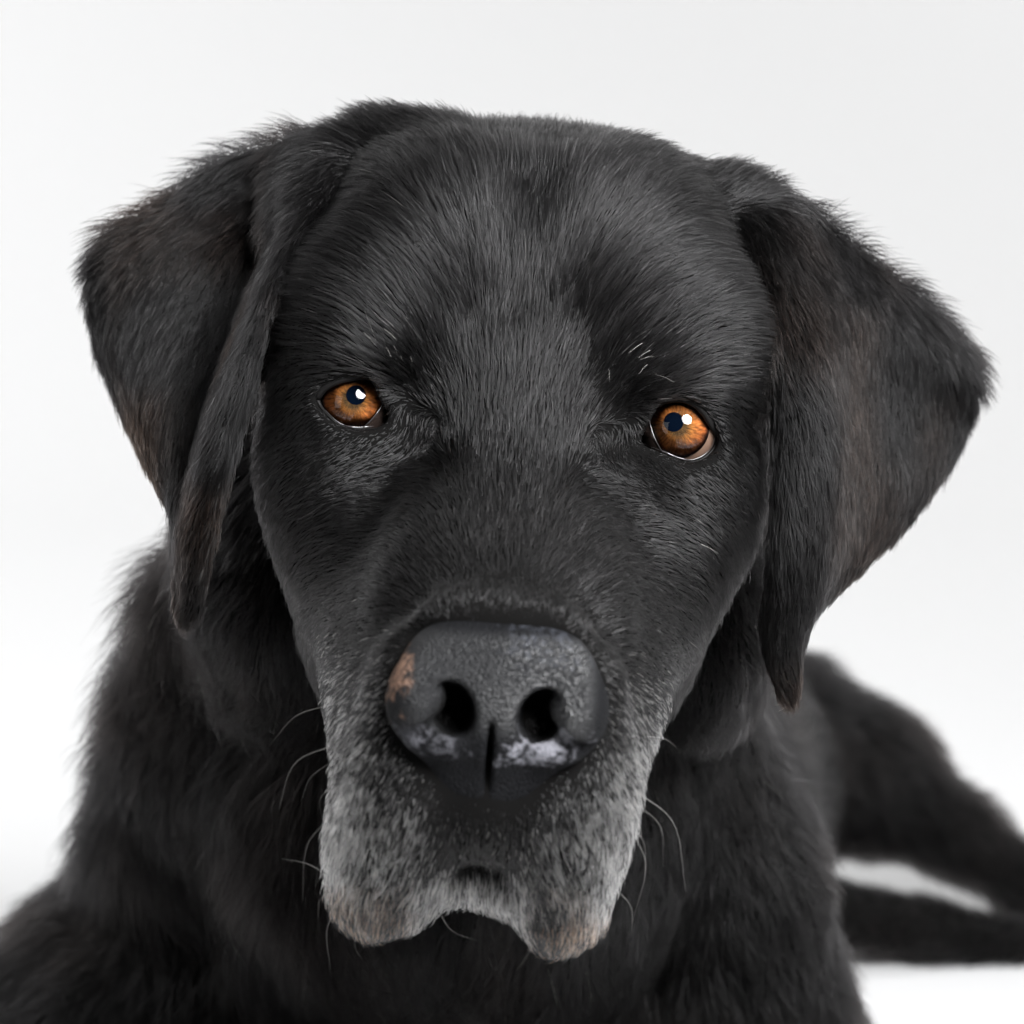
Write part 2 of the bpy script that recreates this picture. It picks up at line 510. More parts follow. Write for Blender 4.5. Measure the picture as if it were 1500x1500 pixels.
N.ell(Hd(-1, 515, -9.2), (0.10, 1.25, 1.0), HA, k=0.14, op='sub')
N.cone(Hd(4, 430, -10.2), Hd(0, 560, -9.8), 0.35, 0.4, k=0.5, op='sub')
nv, nq = N.surface()
nv = relax(nv, nq, 2, 0.5)
m_nose, nt, b = mat('nose_leather')
tc = node(nt, 'ShaderNodeTexCoord')
vo = node(nt, 'ShaderNodeTexVoronoi'); vo.inputs['Scale'].default_value = 1300
vo2 = node(nt, 'ShaderNodeTexNoise'); vo2.inputs['Scale'].default_value = 150; vo2.inputs['Detail'].default_value = 4
nt.links.new(tc.outputs['Object'], vo.inputs['Vector']); nt.links.new(tc.outputs['Object'], vo2.inputs['Vector'])
bp = node(nt, 'ShaderNodeBump'); bp.inputs['Strength'].default_value = 1.0; bp.inputs['Distance'].default_value = 0.0006; bp.invert = True
nt.links.new(vo.outputs['Distance'], bp.inputs['Height']); nt.links.new(bp.outputs['Normal'], b.inputs['Normal'])
rr = node(nt, 'ShaderNodeMapRange'); rr.inputs['To Min'].default_value = 0.24; rr.inputs['To Max'].default_value = 0.46
b.inputs['Specular IOR Level'].default_value = 0.5
nt.links.new(vo2.outputs['Fac'], rr.inputs['Value']); wet_glint = node(nt, 'ShaderNodeAttribute', attribute_name='wet_glint')
dry = node(nt, 'ShaderNodeMapRange'); dry.inputs['To Min'].default_value = 0.42; dry.inputs['To Max'].default_value = 0.0
nt.links.new(wet_glint.outputs['Fac'], dry.inputs['Value'])
sm = node(nt, 'ShaderNodeMath', operation='ADD'); nt.links.new(rr.outputs['Result'], sm.inputs[0]); nt.links.new(dry.outputs['Result'], sm.inputs[1])
nt.links.new(sm.outputs[0], b.inputs['Roughness'])
ws = node(nt, 'ShaderNodeMapRange'); ws.inputs['To Min'].default_value = 0.12; ws.inputs['To Max'].default_value = 0.85
nt.links.new(wet_glint.outputs['Fac'], ws.inputs['Value']); nt.links.new(ws.outputs['Result'], b.inputs['Specular IOR Level'])
at = node(nt, 'ShaderNodeAttribute', attribute_name='tint')
nt.links.new(at.outputs['Color'], b.inputs['Base Color'])
nose = mesh_obj('nose', nv, nq, m_nose, dog)
# leather colour: slate black, a worn tan patch on one wing and dry flaky rims under the nostrils
col = np.tile([0.006, 0.0062, 0.0073], (len(nv), 1))
def patch(c, r, val, amt, fr=3.0, seed=5):
    d = np.sqrt(((nv - c) ** 2 / np.asarray(r) ** 2).sum(1))
    m = np.clip((1.1 - d) * 1.3 + 0.9 * vnoise(nv, fr, seed) + 0.9 * vnoise(nv, fr * 2.2, seed + 3), 0, 1) * amt
    global col
    col = col * (1 - m[:, None]) + np.array(val) * m[:, None]
patch(Hd(-150, 380, -8.1), (0.5, 1.7, 0.9), (0.27, 0.16, 0.11), 0.7, 4.5)
patch(Hd(-120, 480, -8.9), (0.5, 0.5, 0.6), (0.10, 0.10, 0.112), 0.6, 5.5)
patch(Hd(-72, 492, -9.2), (0.6, 0.2, 0.6), (0.10, 0.10, 0.112), 0.6, 5.5)
patch(Hd(80, 487, -9.2), (1.0, 0.3, 0.7), (0.26, 0.26, 0.29), 0.75, 5.5)
patch(Hd(60, 355, -8.8), (1.0, 0.5, 1.0), (0.06, 0.064, 0.078), 0.6, 7)  # bluish highlight on the nose top, painted into the colour
for s in (-1, 1):      # passages inside the nostrils, their shade put into the colour
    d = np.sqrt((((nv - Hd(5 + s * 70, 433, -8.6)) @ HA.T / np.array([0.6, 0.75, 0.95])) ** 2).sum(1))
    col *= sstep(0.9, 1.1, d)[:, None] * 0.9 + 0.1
nrel = (nv - Hd(5, 400, -8.6)) @ HA.T
wet_glint_v = sstep(1.5, 0.6, nrel[:, 1]) * sstep(-1.65, -1.2, nrel[:, 1]) * sstep(2.75, 2.1, np.abs(nrel[:, 0])) * (0.45 + 0.55 * sstep(-1.0, 1.2, nrel[:, 0]))  # wet gloss, with the highlight placed by hand at the top and one side
wa = nose.data.attributes.new('wet_glint', 'FLOAT', 'POINT'); wa.data.foreach_set('value', wet_glint_v.astype(np.float32))
ca = nose.data.color_attributes.new('tint', 'FLOAT_COLOR', 'POINT')
ca.data.foreach_set('color', np.column_stack([col, np.ones(len(nv))]).ravel())

# ------------------------------------------------------------------ eyes
m_scl, nt, b = mat('eye_white')
b.inputs['Base Color'].default_value = (0.20, 0.125, 0.09, 1); b.inputs['Roughness'].default_value = 0.25
m_lid, nt, b = mat('wet_black_lid')
b.inputs['Base Color'].default_value = (0.006, 0.0055, 0.0055, 1); b.inputs['Roughness'].default_value = 0.6; b.inputs['Specular IOR Level'].default_value = 0.15
b.inputs['Coat Weight'].default_value = 0.04; b.inputs['Coat Roughness'].default_value = 0.2
m_tear, nt, b = mat('tear_film')
b.inputs['Base Color'].default_value = (0.05, 0.045, 0.045, 1); b.inputs['Roughness'].default_value = 0.08
b.inputs['Specular IOR Level'].default_value = 1.0
m_third, nt, b = mat('third_eyelid')
b.inputs['Base Color'].default_value = (0.02, 0.014, 0.012, 1); b.inputs['Roughness'].default_value = 0.18
m_pup, nt, b = mat('pupil')
b.inputs['Base Color'].default_value = (0.001, 0.003, 0.008, 1); b.inputs['Roughness'].default_value = 0.7; b.inputs['Specular IOR Level'].default_value = 0.0
m_cor = bpy.data.materials.new('cornea'); m_cor.use_nodes = True; nt = m_cor.node_tree
nt.nodes.remove(nt.nodes['Principled BSDF'])
fr = node(nt, 'ShaderNodeFresnel'); fr.inputs['IOR'].default_value = 1.5
tr = node(nt, 'ShaderNodeBsdfTransparent'); gl = node(nt, 'ShaderNodeBsdfGlossy'); gl.inputs['Roughness'].default_value = 0.015
mx = node(nt, 'ShaderNodeMixShader')
nt.links.new(fr.outputs[0], mx.inputs[0]); nt.links.new(tr.outputs[0], mx.inputs[1]); nt.links.new(gl.outputs[0], mx.inputs[2])
nt.links.new(mx.outputs[0], nt.nodes['Material Output'].inputs['Surface'])

m_iris, nt, b = mat('amber_iris')
tc = node(nt, 'ShaderNodeTexCoord')
ln = node(nt, 'ShaderNodeVectorMath', operation='LENGTH'); nt.links.new(tc.outputs['Object'], ln.inputs[0])
flat = node(nt, 'ShaderNodeVectorMath', operation='MULTIPLY'); flat.inputs[1].default_value = (1, 1, 0)
nt.links.new(tc.outputs['Object'], flat.inputs[0])
ln = node(nt, 'ShaderNodeVectorMath', operation='LENGTH'); nt.links.new(flat.outputs[0], ln.inputs[0])
nrm = node(nt, 'ShaderNodeVectorMath', operation='NORMALIZE'); nt.links.new(flat.outputs[0], nrm.inputs[0])
rad = node(nt, 'ShaderNodeMath', operation='MULTIPLY'); rad.inputs[1].default_value = 100 / 0.92
nt.links.new(ln.outputs['Value'], rad.inputs[0])
cmb = node(nt, 'ShaderNodeCombineXYZ')
rz = node(nt, 'ShaderNodeMath', operation='MULTIPLY'); rz.inputs[1].default_value = 0.35
nt.links.new(rad.outputs[0], rz.inputs[0]); nt.links.new(rz.outputs[0], cmb.inputs[2])
ad = node(nt, 'ShaderNodeVectorMath', operation='ADD'); nt.links.new(nrm.outputs[0], ad.inputs[0]); nt.links.new(cmb.outputs[0], ad.inputs[1])
fib = node(nt, 'ShaderNodeTexNoise'); fib.inputs['Scale'].default_value = 11; fib.inputs['Detail'].default_value = 5; fib.inputs['Roughness'].default_value = 0.7
nt.links.new(ad.outputs[0], fib.inputs['Vector'])
blo = node(nt, 'ShaderNodeTexNoise'); blo.inputs['Scale'].default_value = 260; blo.inputs['Detail'].default_value = 3
nt.links.new(tc.outputs['Object'], blo.inputs['Vector'])
rp = node(nt, 'ShaderNodeValToRGB')
e = rp.color_ramp.elements
e[0].position = 0.28; e[0].color = (0.07, 0.036, 0.011, 1)
e[1].position = 1.0; e[1].color = (0.012, 0.006, 0.007, 1)
for p_, c_ in ((0.45, (0.28, 0.105, 0.022, 1)), (0.66, (0.50, 0.155, 0.035, 1)), (0.86, (0.40, 0.105, 0.022, 1)), (0.94, (0.05, 0.016, 0.008, 1))):
    q_ = e.new(p_); q_.color = c_
nt.links.new(rad.outputs[0], rp.inputs[0])
fr2 = node(nt, 'ShaderNodeMapRange'); fr2.inputs['From Min'].default_value = 0.32; fr2.inputs['From Max'].default_value = 0.68
fr2.inputs['To Min'].default_value = 0.22; fr2.inputs['To Max'].default_value = 1.55
nt.links.new(fib.outputs['Fac'], fr2.inputs['Value'])
bl2 = node(nt, 'ShaderNodeMapRange'); bl2.inputs['From Min'].default_value = 0.35; bl2.inputs['From Max'].default_value = 0.65
bl2.inputs['To Min'].default_value = 0.55; bl2.inputs['To Max'].default_value = 1.2
nt.links.new(blo.outputs['Fac'], bl2.inputs['Value'])
m1 = node(nt, 'ShaderNodeMath', operation='MULTIPLY'); nt.links.new(fr2.outputs[0], m1.inputs[0]); nt.links.new(bl2.outputs[0], m1.inputs[1])
sc = node(nt, 'ShaderNodeVectorMath', operation='SCALE'); nt.links.new(rp.outputs['Color'], sc.inputs[0]); nt.links.new(m1.outputs[0], sc.inputs['Scale'])
nt.links.new(sc.outputs[0], b.inputs['Base Color'])
b.inputs['Roughness'].default_value = 0.6; b.inputs['Specular IOR Level'].default_value = 0.1
bp = node(nt, 'ShaderNodeBump'); bp.inputs['Strength'].default_value = 0.5; bp.inputs['Distance'].default_value = 0.0006
nt.links.new(fib.outputs['Fac'], bp.inputs['Height']); nt.links.new(bp.outputs['Normal'], b.inputs['Normal'])

def revolve(name, prof, m, Mx, parent, seg=64):
    """profile [(r, z)] in cm about local z"""
    v = []; fcs = []
    for (r, z) in prof:
        for k in range(seg):
            t = 2 * math.pi * k / seg
            v.append((r * math.cos(t) * .01, r * math.sin(t) * .01, z * .01))
    for i in range(len(prof) - 1):
        for k in range(seg):
            l = (k + 1) % seg
            fcs.append([i * seg + k, i * seg + l, (i + 1) * seg + l, (i + 1) * seg + k])
    o = mesh_obj(name, v, fcs, m, world=False)
    o.matrix_world = Mx
    o.parent = parent; o.matrix_parent_inverse = parent.matrix_world.inverted()
    return o
IRIS_UV = [(517, 583), (993, 623)]
PUP_UV = [(523, 575), (985, 615)]
THIRD = [[(562, 588), (557, 598), (549, 609), (540, 619), (531, 627), (552, 626), (572, 620), (570, 604)],
         [(950, 608), (952, 620), (956, 634), (962, 648), (971, 663), (955, 660), (932, 653), (940, 628)]]
bpy.context.view_layer.update()
for i in range(2):
    c = EYE_C[i]
    tgt = on_eye([IRIS_UV[i]], i)[0]
    g = Vector(WD((tgt - c) / np.linalg.norm(tgt - c)))
    Mx = Matrix.Translation(Vector(W(c))) @ g.to_track_quat('Z', 'Y').to_matrix().to_4x4()
    th = np.linspace(math.asin(0.92 / EYE_R), math.pi, 24)
    eye = revolve('eye', [(EYE_R * math.sin(t), EYE_R * math.cos(t)) for t in th], m_scl, Mx, dog)
    bpy.context.view_layer.update()
    h0 = math.sqrt(EYE_R ** 2 - 0.92 ** 2)
    iris = revolve('iris', [(0.925, h0 + .02), (0.8, h0 + .09), (0.6, h0 + .17), (0.4, h0 + .22), (0.24, h0 + .23), (0.02, h0 + .232)], m_iris, Mx, eye)
    # the pupil sits a little off the middle, towards the lens
    o = np.array([0, -D, 0.0]); d = P(*PUP_UV[i], 0) - P(*IRIS_UV[i], 0)
    off = Mx.to_3x3().inverted() @ Vector(WD(d))
    pup = revolve('pupil', [(0.29, 0), (0.15, 0.008), (0.0005, 0.01)], m_pup, Mx @ Matrix.Translation((off.x * .01 * .8, off.y * .01 * .8, (h0 + .245) * .01)), eye, 48)
    rc = 1.05
    cor = revolve('cornea', [(r, h0 + .03 + math.sqrt(rc * rc - r * r) - math.sqrt(rc * rc - .93 ** 2)) for r in list(np.linspace(0.93, 0.0005, 24))], m_cor, Mx, eye)
    loop = on_eye(EYE_LOOP[i], i, 0.07)
    # wider lid flesh above, thin rim below
    upper = sstep(6, -14, EYE_LOOP[i][:, 1] - EYE_LOOP[i][:, 1].mean())
    tv, tf = tube(loop + np.array([0, -0.02, 0]) + upper[:, None] * np.array([0, -0.09, 0.035]), 0.055 + 0.06 * upper, 10, True)
    mesh_obj('eyelid', tv, tf, m_lid, eye)
    n0 = 64 if i == 0 else 56
    low = [p for p in EYE_LOOP[i]]
    ctr = np.mean(EYE_LOOP[i], 0)
    lowp = np.array([p for p in EYE_LOOP[i] if p[1] > ctr[1] + 8])
    lowp = lowp[np.argsort(lowp[:, 0])]
    lowp = ctr + (lowp - ctr) * 0.93
    pts = on_eye(catmull(lowp[::2], 40), i, 0.09) + np.array([0, -0.03, 0])
    tv, tf = tube(pts, 0.006 + 0.018 * np.sin(np.linspace(0, math.pi, 40)) ** 2 * (1 + 0.5 * np.sin(np.arange(40) * 0.9 + i)), 8)
    mesh_obj('tear_line', tv, tf, m_tear, eye)
    th_uv = np.array(THIRD[i], float)
    loop = on_eye(catmull(list(th_uv) + [th_uv[0]], 49)[:-1], i, 0.125)
    cen = on_eye([th_uv.mean(0)], i, 0.15)
    vv = np.vstack([loop, (loop + cen) / 2 + (0, -.015, 0), cen]); n = len(loop); ff = []
    for k in range(n):
        l = (k + 1) % n
        ff += [[k, l, n + l, n + k], [n + k, n + l, 2 * n]]
    tl = mesh_obj('third_eyelid', vv, ff, m_third, eye)
    edge = on_eye(catmull(th_uv[:5], 30), i, 0.135)
    tv, tf = tube(edge, 0.006 + 0.011 * np.sin(np.linspace(0, math.pi, 30)), 8)
    mesh_obj('tear_line', tv, tf, m_tear, eye)

# ------------------------------------------------------------------ fur
def hair_mat(name, rough, rrough, ior=1.4):
    m = bpy.data.materials.new(name); m.use_nodes = True; nt = m.node_tree
    nt.nodes.remove(nt.nodes['Principled BSDF'])
    hb = node(nt, 'ShaderNodeBsdfHairPrincipled'); hb.parametrization = 'COLOR'
    hb.inputs['Roughness'].default_value = rough; hb.inputs['Radial Roughness'].default_value = rrough
    hb.inputs['IOR'].default_value = ior
    hb.inputs['Random Roughness'].default_value = 0.2
    a = node(nt, 'ShaderNodeAttribute', attribute_name='fur_color')
    nt.links.new(a.outputs['Color'], hb.inputs['Color'])
    nt.links.new(hb.outputs[0], nt.nodes['Material Output'].inputs['Surface'])
    return m
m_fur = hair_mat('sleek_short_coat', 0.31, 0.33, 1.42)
m_ear = hair_mat('shaded_ear_coat', 0.32, 0.34, 1.29)  # lower IOR stands in for the shade on the ears
m_long = hair_mat('shaded_long_coat', 0.32, 0.34, 1.27)  # lower still: shade of neck and body put into the material

def curves_obj(name, pts, rad, col, m, parent):
    """pts: n x k x 3 in the modelling frame (cm); rad n x k (cm); col n x 3"""
    n, k = pts.shape[:2]
    cu = bpy.data.hair_curves.new(name)
    cu.add_curves([k] * n)
    cu.attributes['position'].data.foreach_set('vector', W(pts).astype(np.float32).ravel())
    ra = cu.attributes.get('radius') or cu.attributes.new('radius', 'FLOAT', 'POINT')
    ra.data.foreach_set('value', (rad * 0.01).astype(np.float32).ravel())
    ca = cu.attributes.new('fur_color', 'FLOAT_COLOR', 'CURVE')
    ca.data.foreach_set('color', np.column_stack([col, np.ones(n)]).astype(np.float32).ravel())
    cu.materials.append(m)
    o = bpy.data.objects.new(name, cu); C.objects.link(o)
    adopt(o, parent)
    return o

V = verts
tri = np.vstack([quads[:, [0, 1, 2]], quads[:, [0, 2, 3]]])
fn = np.cross(V[tri[:, 1]] - V[tri[:, 0]], V[tri[:, 2]] - V[tri[:, 0]])
farea = np.linalg.norm(fn, axis=1) / 2
VN = np.zeros_like(V)
for k in range(3): np.add.at(VN, tri[:, k], fn)
VN /= np.linalg.norm(VN, axis=1)[:, None] + 1e-12

# head coordinates of every vertex (a, b of the apparent position, and depth)
kk = 0.02 * (D + V[:, 1]) / D
vu = 750 + V[:, 0] / kk; vv_ = 750 - V[:, 2] / kk
cr, sr = math.cos(ROLL), math.sin(ROLL)
ha = (vu - 756) * cr + (vv_ - 611) * sr
hb = -(vu - 756) * sr + (vv_ - 611) * cr

GUIDES = []   # position, direction, length, lift
def g_face(a, b, y, da, db, dy, L, lift=0.22, both=True):
    for s in ((1, -1) if both and a != 0 else (1,)):
        GUIDES.append((Hd(a * s, b, y), s * da * RX + db * DN + dy * YY, L, lift))
for row in [
    (0,300,-8, 0,-1,.6, .36, .08), (0,200,-5, 0,-1,.5, .6), (0,100,-1.5, 0,-1,.4, .6), (0,0,-1, 0,-1,.3, .8), (0,-150,0, 0,-1,.2, 1.0),
    (0,-280,2, 0,-1,.6, 1.1), (0,-400,6, 0,-.5,1, 1.1), (70,20,-.8, .12,-1,.2, .7), (75,-80,-.4, .28,-1,.2, .9), (130,-150,0, .6,-.8,.2, 1.0),
    (110,-280,2, .5,-.9,.5, 1.1), (200,-380,5, .7,-.3,.8, 1.2), (200,-200,.6, .85,-.45,.3, 1.0), (190,-95,0, .8,-.6,.1, .85), (270,-110,1, .95,-.1,.3, .8),
    (260,-250,2, .95,.05,.5, 1.0), (320,-180,3, .85,.35,.6, .9), (330,-60,2.5, .75,.55,.6, .8), (340,40,3, .5,.75,.6, .8), (300,15,1.5, .8,.55,.3, .45),
    (240,62,.5, .65,.6,.35, .3), (180,55,.3, .5,.5,.35, .3), (135,30,-.3, -.3,.6,.3, .3), (110,-30,0, .4,-.8,.1, .6), (120,120,-.5, .5,.35,.6, .45),
    (150,200,-1.5, .6,.45,.7, .5), (250,180,2, .4,.85,.4, .65), (320,180,4, .35,.85,.5, .8), (250,320,4, .3,.9,.5, .9), (90,250,-5, .5,-.6,.7, .55),
    (140,300,-5, .8,-.1,.7, .5), (200,330,-4, .8,.35,.6, .42), (190,430,-6.5, .7,.5,.5, .48), (220,520,-5, .5,.75,.5, .55, .3), (200,640,-5.5, .3,.95,.2, .6, .32),
    (100,520,-8.3, .3,.95,.1, .32), (100,600,-7.8, .25,1,.1, .45), (30,560,-8.5, .15,1,.1, .28), (0,620,-7.5, 0,1,.1, .32), (150,740,-5, .05,1,.1, .8, .65),
    (0,690,-6, 0,1,.2, .6, .35), (0,700,0, 0,.3,1, .9), (0,-300,14, 0,.5,.8, 1.6), (300,-200,9, .3,.8,.6, 1.5), (250,250,8, .2,.9,.5, 1.3)]:
    g_face(*row)
def g_body(p, d, L, lift=0.42):
    GUIDES.append((np.asarray(p, float), np.asarray(d, float), L, lift))
for (u, v, y, d, L) in [
    (250,860,16, (-.6,.2,-.75), 2.6), (170,1000,19, (-.6,.2,-.75), 2.4), (150,1150,20, (-.35,.1,-.9), 2.2), (60,1350,23, (-.4,.2,-.85), 1.8), (350,1000,13, (-.35,-.1,-.9), 2.4),
    (420,1150,12, (-.2,-.2,-1), 2.4), (330,1250,15, (.35,-.2,-.9), 2.2), (450,1350,14, (.2,-.2,-1), 2.2), (620,1450,14, (.1,-.1,-1), 2.2), (800,1450,14, (-.1,-.1,-1), 2.0),
    (400,900,9, (-.2,.3,-.9), 1.3), (1040,980,9, (.1,.4,-.9), .9), (1000,1100,10, (-.2,.2,-1), 1.0), (980,1250,13, (-.25,-.2,-1), 1.8), (1100,1200,17, (.2,.1,-1), 1.3),
    (1170,1250,19, (.45,.3,-.85), 1.4), (1200,1450,21, (.35,.2,-.9), 1.5), (750,1250,25, (0,.9,-.5), 2.0), (1000,1050,50, (.2,.9,-.4), 1.6), (1150,1080,58, (.6,.3,-.7), 1.3),
    (1400,1210,62, (.8,0,-.6), 1.2), (1600,1380,61, (.7,0,-.7), .9), (1350,1370,56, (-1,0,-.2), .7), (200,1500,24, (-.3,0,-1), 1.8)]:
    g_body(P(u, v, y), d, L)
for x in (-14, 8):
    g_body(world_to_frame(x, 90, 4), world_to_frame(0, -1, 0) - world_to_frame(0, 0, 0), .8)
g_body(world_to_frame(0, 128, 24), world_to_frame(0, 1, 0) - world_to_frame(0, 0, 0), 2.0)
g_body(world_to_frame(10, 150, 12), world_to_frame(.2, .7, -.7) - world_to_frame(0, 0, 0), 1.8)

GP = np.array([g[0] for g in GUIDES]); GD = np.array([g[1] / np.linalg.norm(g[1]) for g in GUIDES])
GL = np.array([g[2] for g in GUIDES]); GF = np.array([g[3] for g in GUIDES])
flow = np.zeros_like(V); flen = np.zeros(len(V)); flift = np.zeros(len(V))
for i0 in range(0, len(V), 20000):
    sl = slice(i0, i0 + 20000)
    d2 = ((V[sl, None, :] - GP[None]) ** 2).sum(2)
    w = 1 / (d2 + 0.35) ** 2.2
    w /= w.sum(1, keepdims=True)
    flow[sl] = w @ GD; flen[sl] = w @ GL; flift[sl] = w @ GF

# ears: hair runs out from the crease and then down towards the tip
def sample(arr, p):
    ix = [np.clip(np.searchsorted(G.ax[d], p[:, d]), 1, G.F.shape[d] - 1) for d in range(3)]
    return arr[ix[0], ix[1], ix[2]]
from mathutils.kdtree import KDTree
ear_w = np.zeros(len(V)); ear_id = np.full(len(V), -1); ear_t = np.zeros(len(V)); ear_s = np.zeros(len(V))
for e, (g, arr) in enumerate(zip(ears, EarD)):
    ed = sample(arr, V)
    w = 1 - sstep(0.38, 0.75, ed)
    idx = np.nonzero(w > 0.02)[0]
    sub = g[::3, ::3]; n1, n2 = sub.shape[:2]
    kd = KDTree(n1 * n2)
    fl = sub.reshape(-1, 3)
    for j, q in enumerate(fl): kd.insert(q, j)
    kd.balance()
    near = np.array([kd.find(V[j])[1] for j in idx])
    r, c = near // n2, near % n2
    dr = np.gradient(sub, axis=0); dc = np.gradient(sub, axis=1)
    dr /= np.linalg.norm(dr, axis=2, keepdims=True) + 1e-9; dc /= np.linalg.norm(dc, axis=2, keepdims=True) + 1e-9
    t = r / (n1 - 1); s_ = c / (n2 - 1)
    up = (1 - sstep(0.0, 0.30, t))
    dd = dr[r, c] * (0.75 + .25 * t)[:, None] + dc[r, c] * (0.15 + 0.5 * up)[:, None]
    # the edge hair of the crease stands up and outwards
    dd = dd + up[:, None] ** 2 * np.array([0, 0, 0.35])
    dd /= np.linalg.norm(dd, axis=1)[:, None]
    ww = w[idx]
    flow[idx] = flow[idx] * (1 - ww[:, None]) + dd * ww[:, None]
    L = 0.9 + 0.7 * up ** 2 - 0.3 * sstep(.5, 1, t)
    flen[idx] = flen[idx] * (1 - ww) + L * ww
    flift[idx] = flift[idx] * (1 - ww) + (0.17 + .25 * up ** 2) * ww
    ear_w[idx] = np.maximum(ear_w[idx], ww); ear_id[idx[ww > .5]] = e
    ear_t[idx] = t; ear_s[idx] = s_

# bare places: the eyes and the nose
bare = np.zeros(len(V))
eyed = np.full(len(V), 9.0)
for i in range(2):
    lp = on_eye(EYE_LOOP[i], i)
    near = np.linalg.norm(V - EYE_C[i], axis=1) < 3.5
    q = V[near]
    pd = poly_sdf(vu[near], vv_[near], EYE_LOOP[i]) * 0.02
    pd = np.where(q[:, 1] < EYE_C[i][1] + 1.0, pd, 9)
    eyed[near] = np.minimum(eyed[near], pd)
bare = np.maximum(bare, 1 - sstep(0.0, 0.035, eyed))
flen *= 0.36 + 0.64 * sstep(0.03, 0.6, eyed)
def nose_d(p):
    ix = [np.clip(np.searchsorted(a, p[:, d]), 0, len(a) - 1) for d, a in enumerate(N.ax)]
    r = N.F[ix[0], ix[1], ix[2]].astype(float)
    out = np.zeros(len(p), bool)
    for d in range(3): out |= (p[:, d] < N.ax[d][0]) | (p[:, d] > N.ax[d][-1])
    r[out] = 3.0
    return r
nd = nose_d(V)
bare = np.maximum(bare, 1 - sstep(0.0, 0.04, nd))
flen *= 0.5 + 0.5 * sstep(0.0, 0.8, nd)

# how much white there is among the black
muz = sstep(-0.5, -3.0, V[:, 1]) * sstep(300, 380, hb)
side = sstep(90, 215, np.abs(ha)) * (0.52 + 0.24 * (ha > 0))
low = sstep(520, 640, hb) * 0.36
grey = muz * np.clip(0.05 + side * sstep(330, 560, hb) + low * (0.35 + .65 * sstep(20, 90, np.abs(ha))), 0, .95)
grey *= 1 - 0.85 * sstep(90, 50, np.abs(ha + 8)) * sstep(672, 655, hb)
grey *= 1 - 0.45 * sstep(690, 745, hb)
grey = np.minimum(grey * np.clip(1 + 0.5 * vnoise(V, 1.6, 61), 0, 1.3), 0.78)
chin = muz * sstep(660, 674, hb) * sstep(110, 80, np.abs(ha + 14)) * (V[:, 1] > -7.2)
grey = np.maximum(grey, chin * .68)
tan = muz * sstep(675, 735, hb + 25 * vnoise(V, 1.2, 41)) * sstep(60, 110, np.abs(ha + 10))
spark = sstep(30, 10, np.abs(hb + 105)) * sstep(60, 30, np.abs(np.abs(ha) - 165)) * (V[:, 1] < 3)
grey = np.maximum(grey, 0.03 * spark)

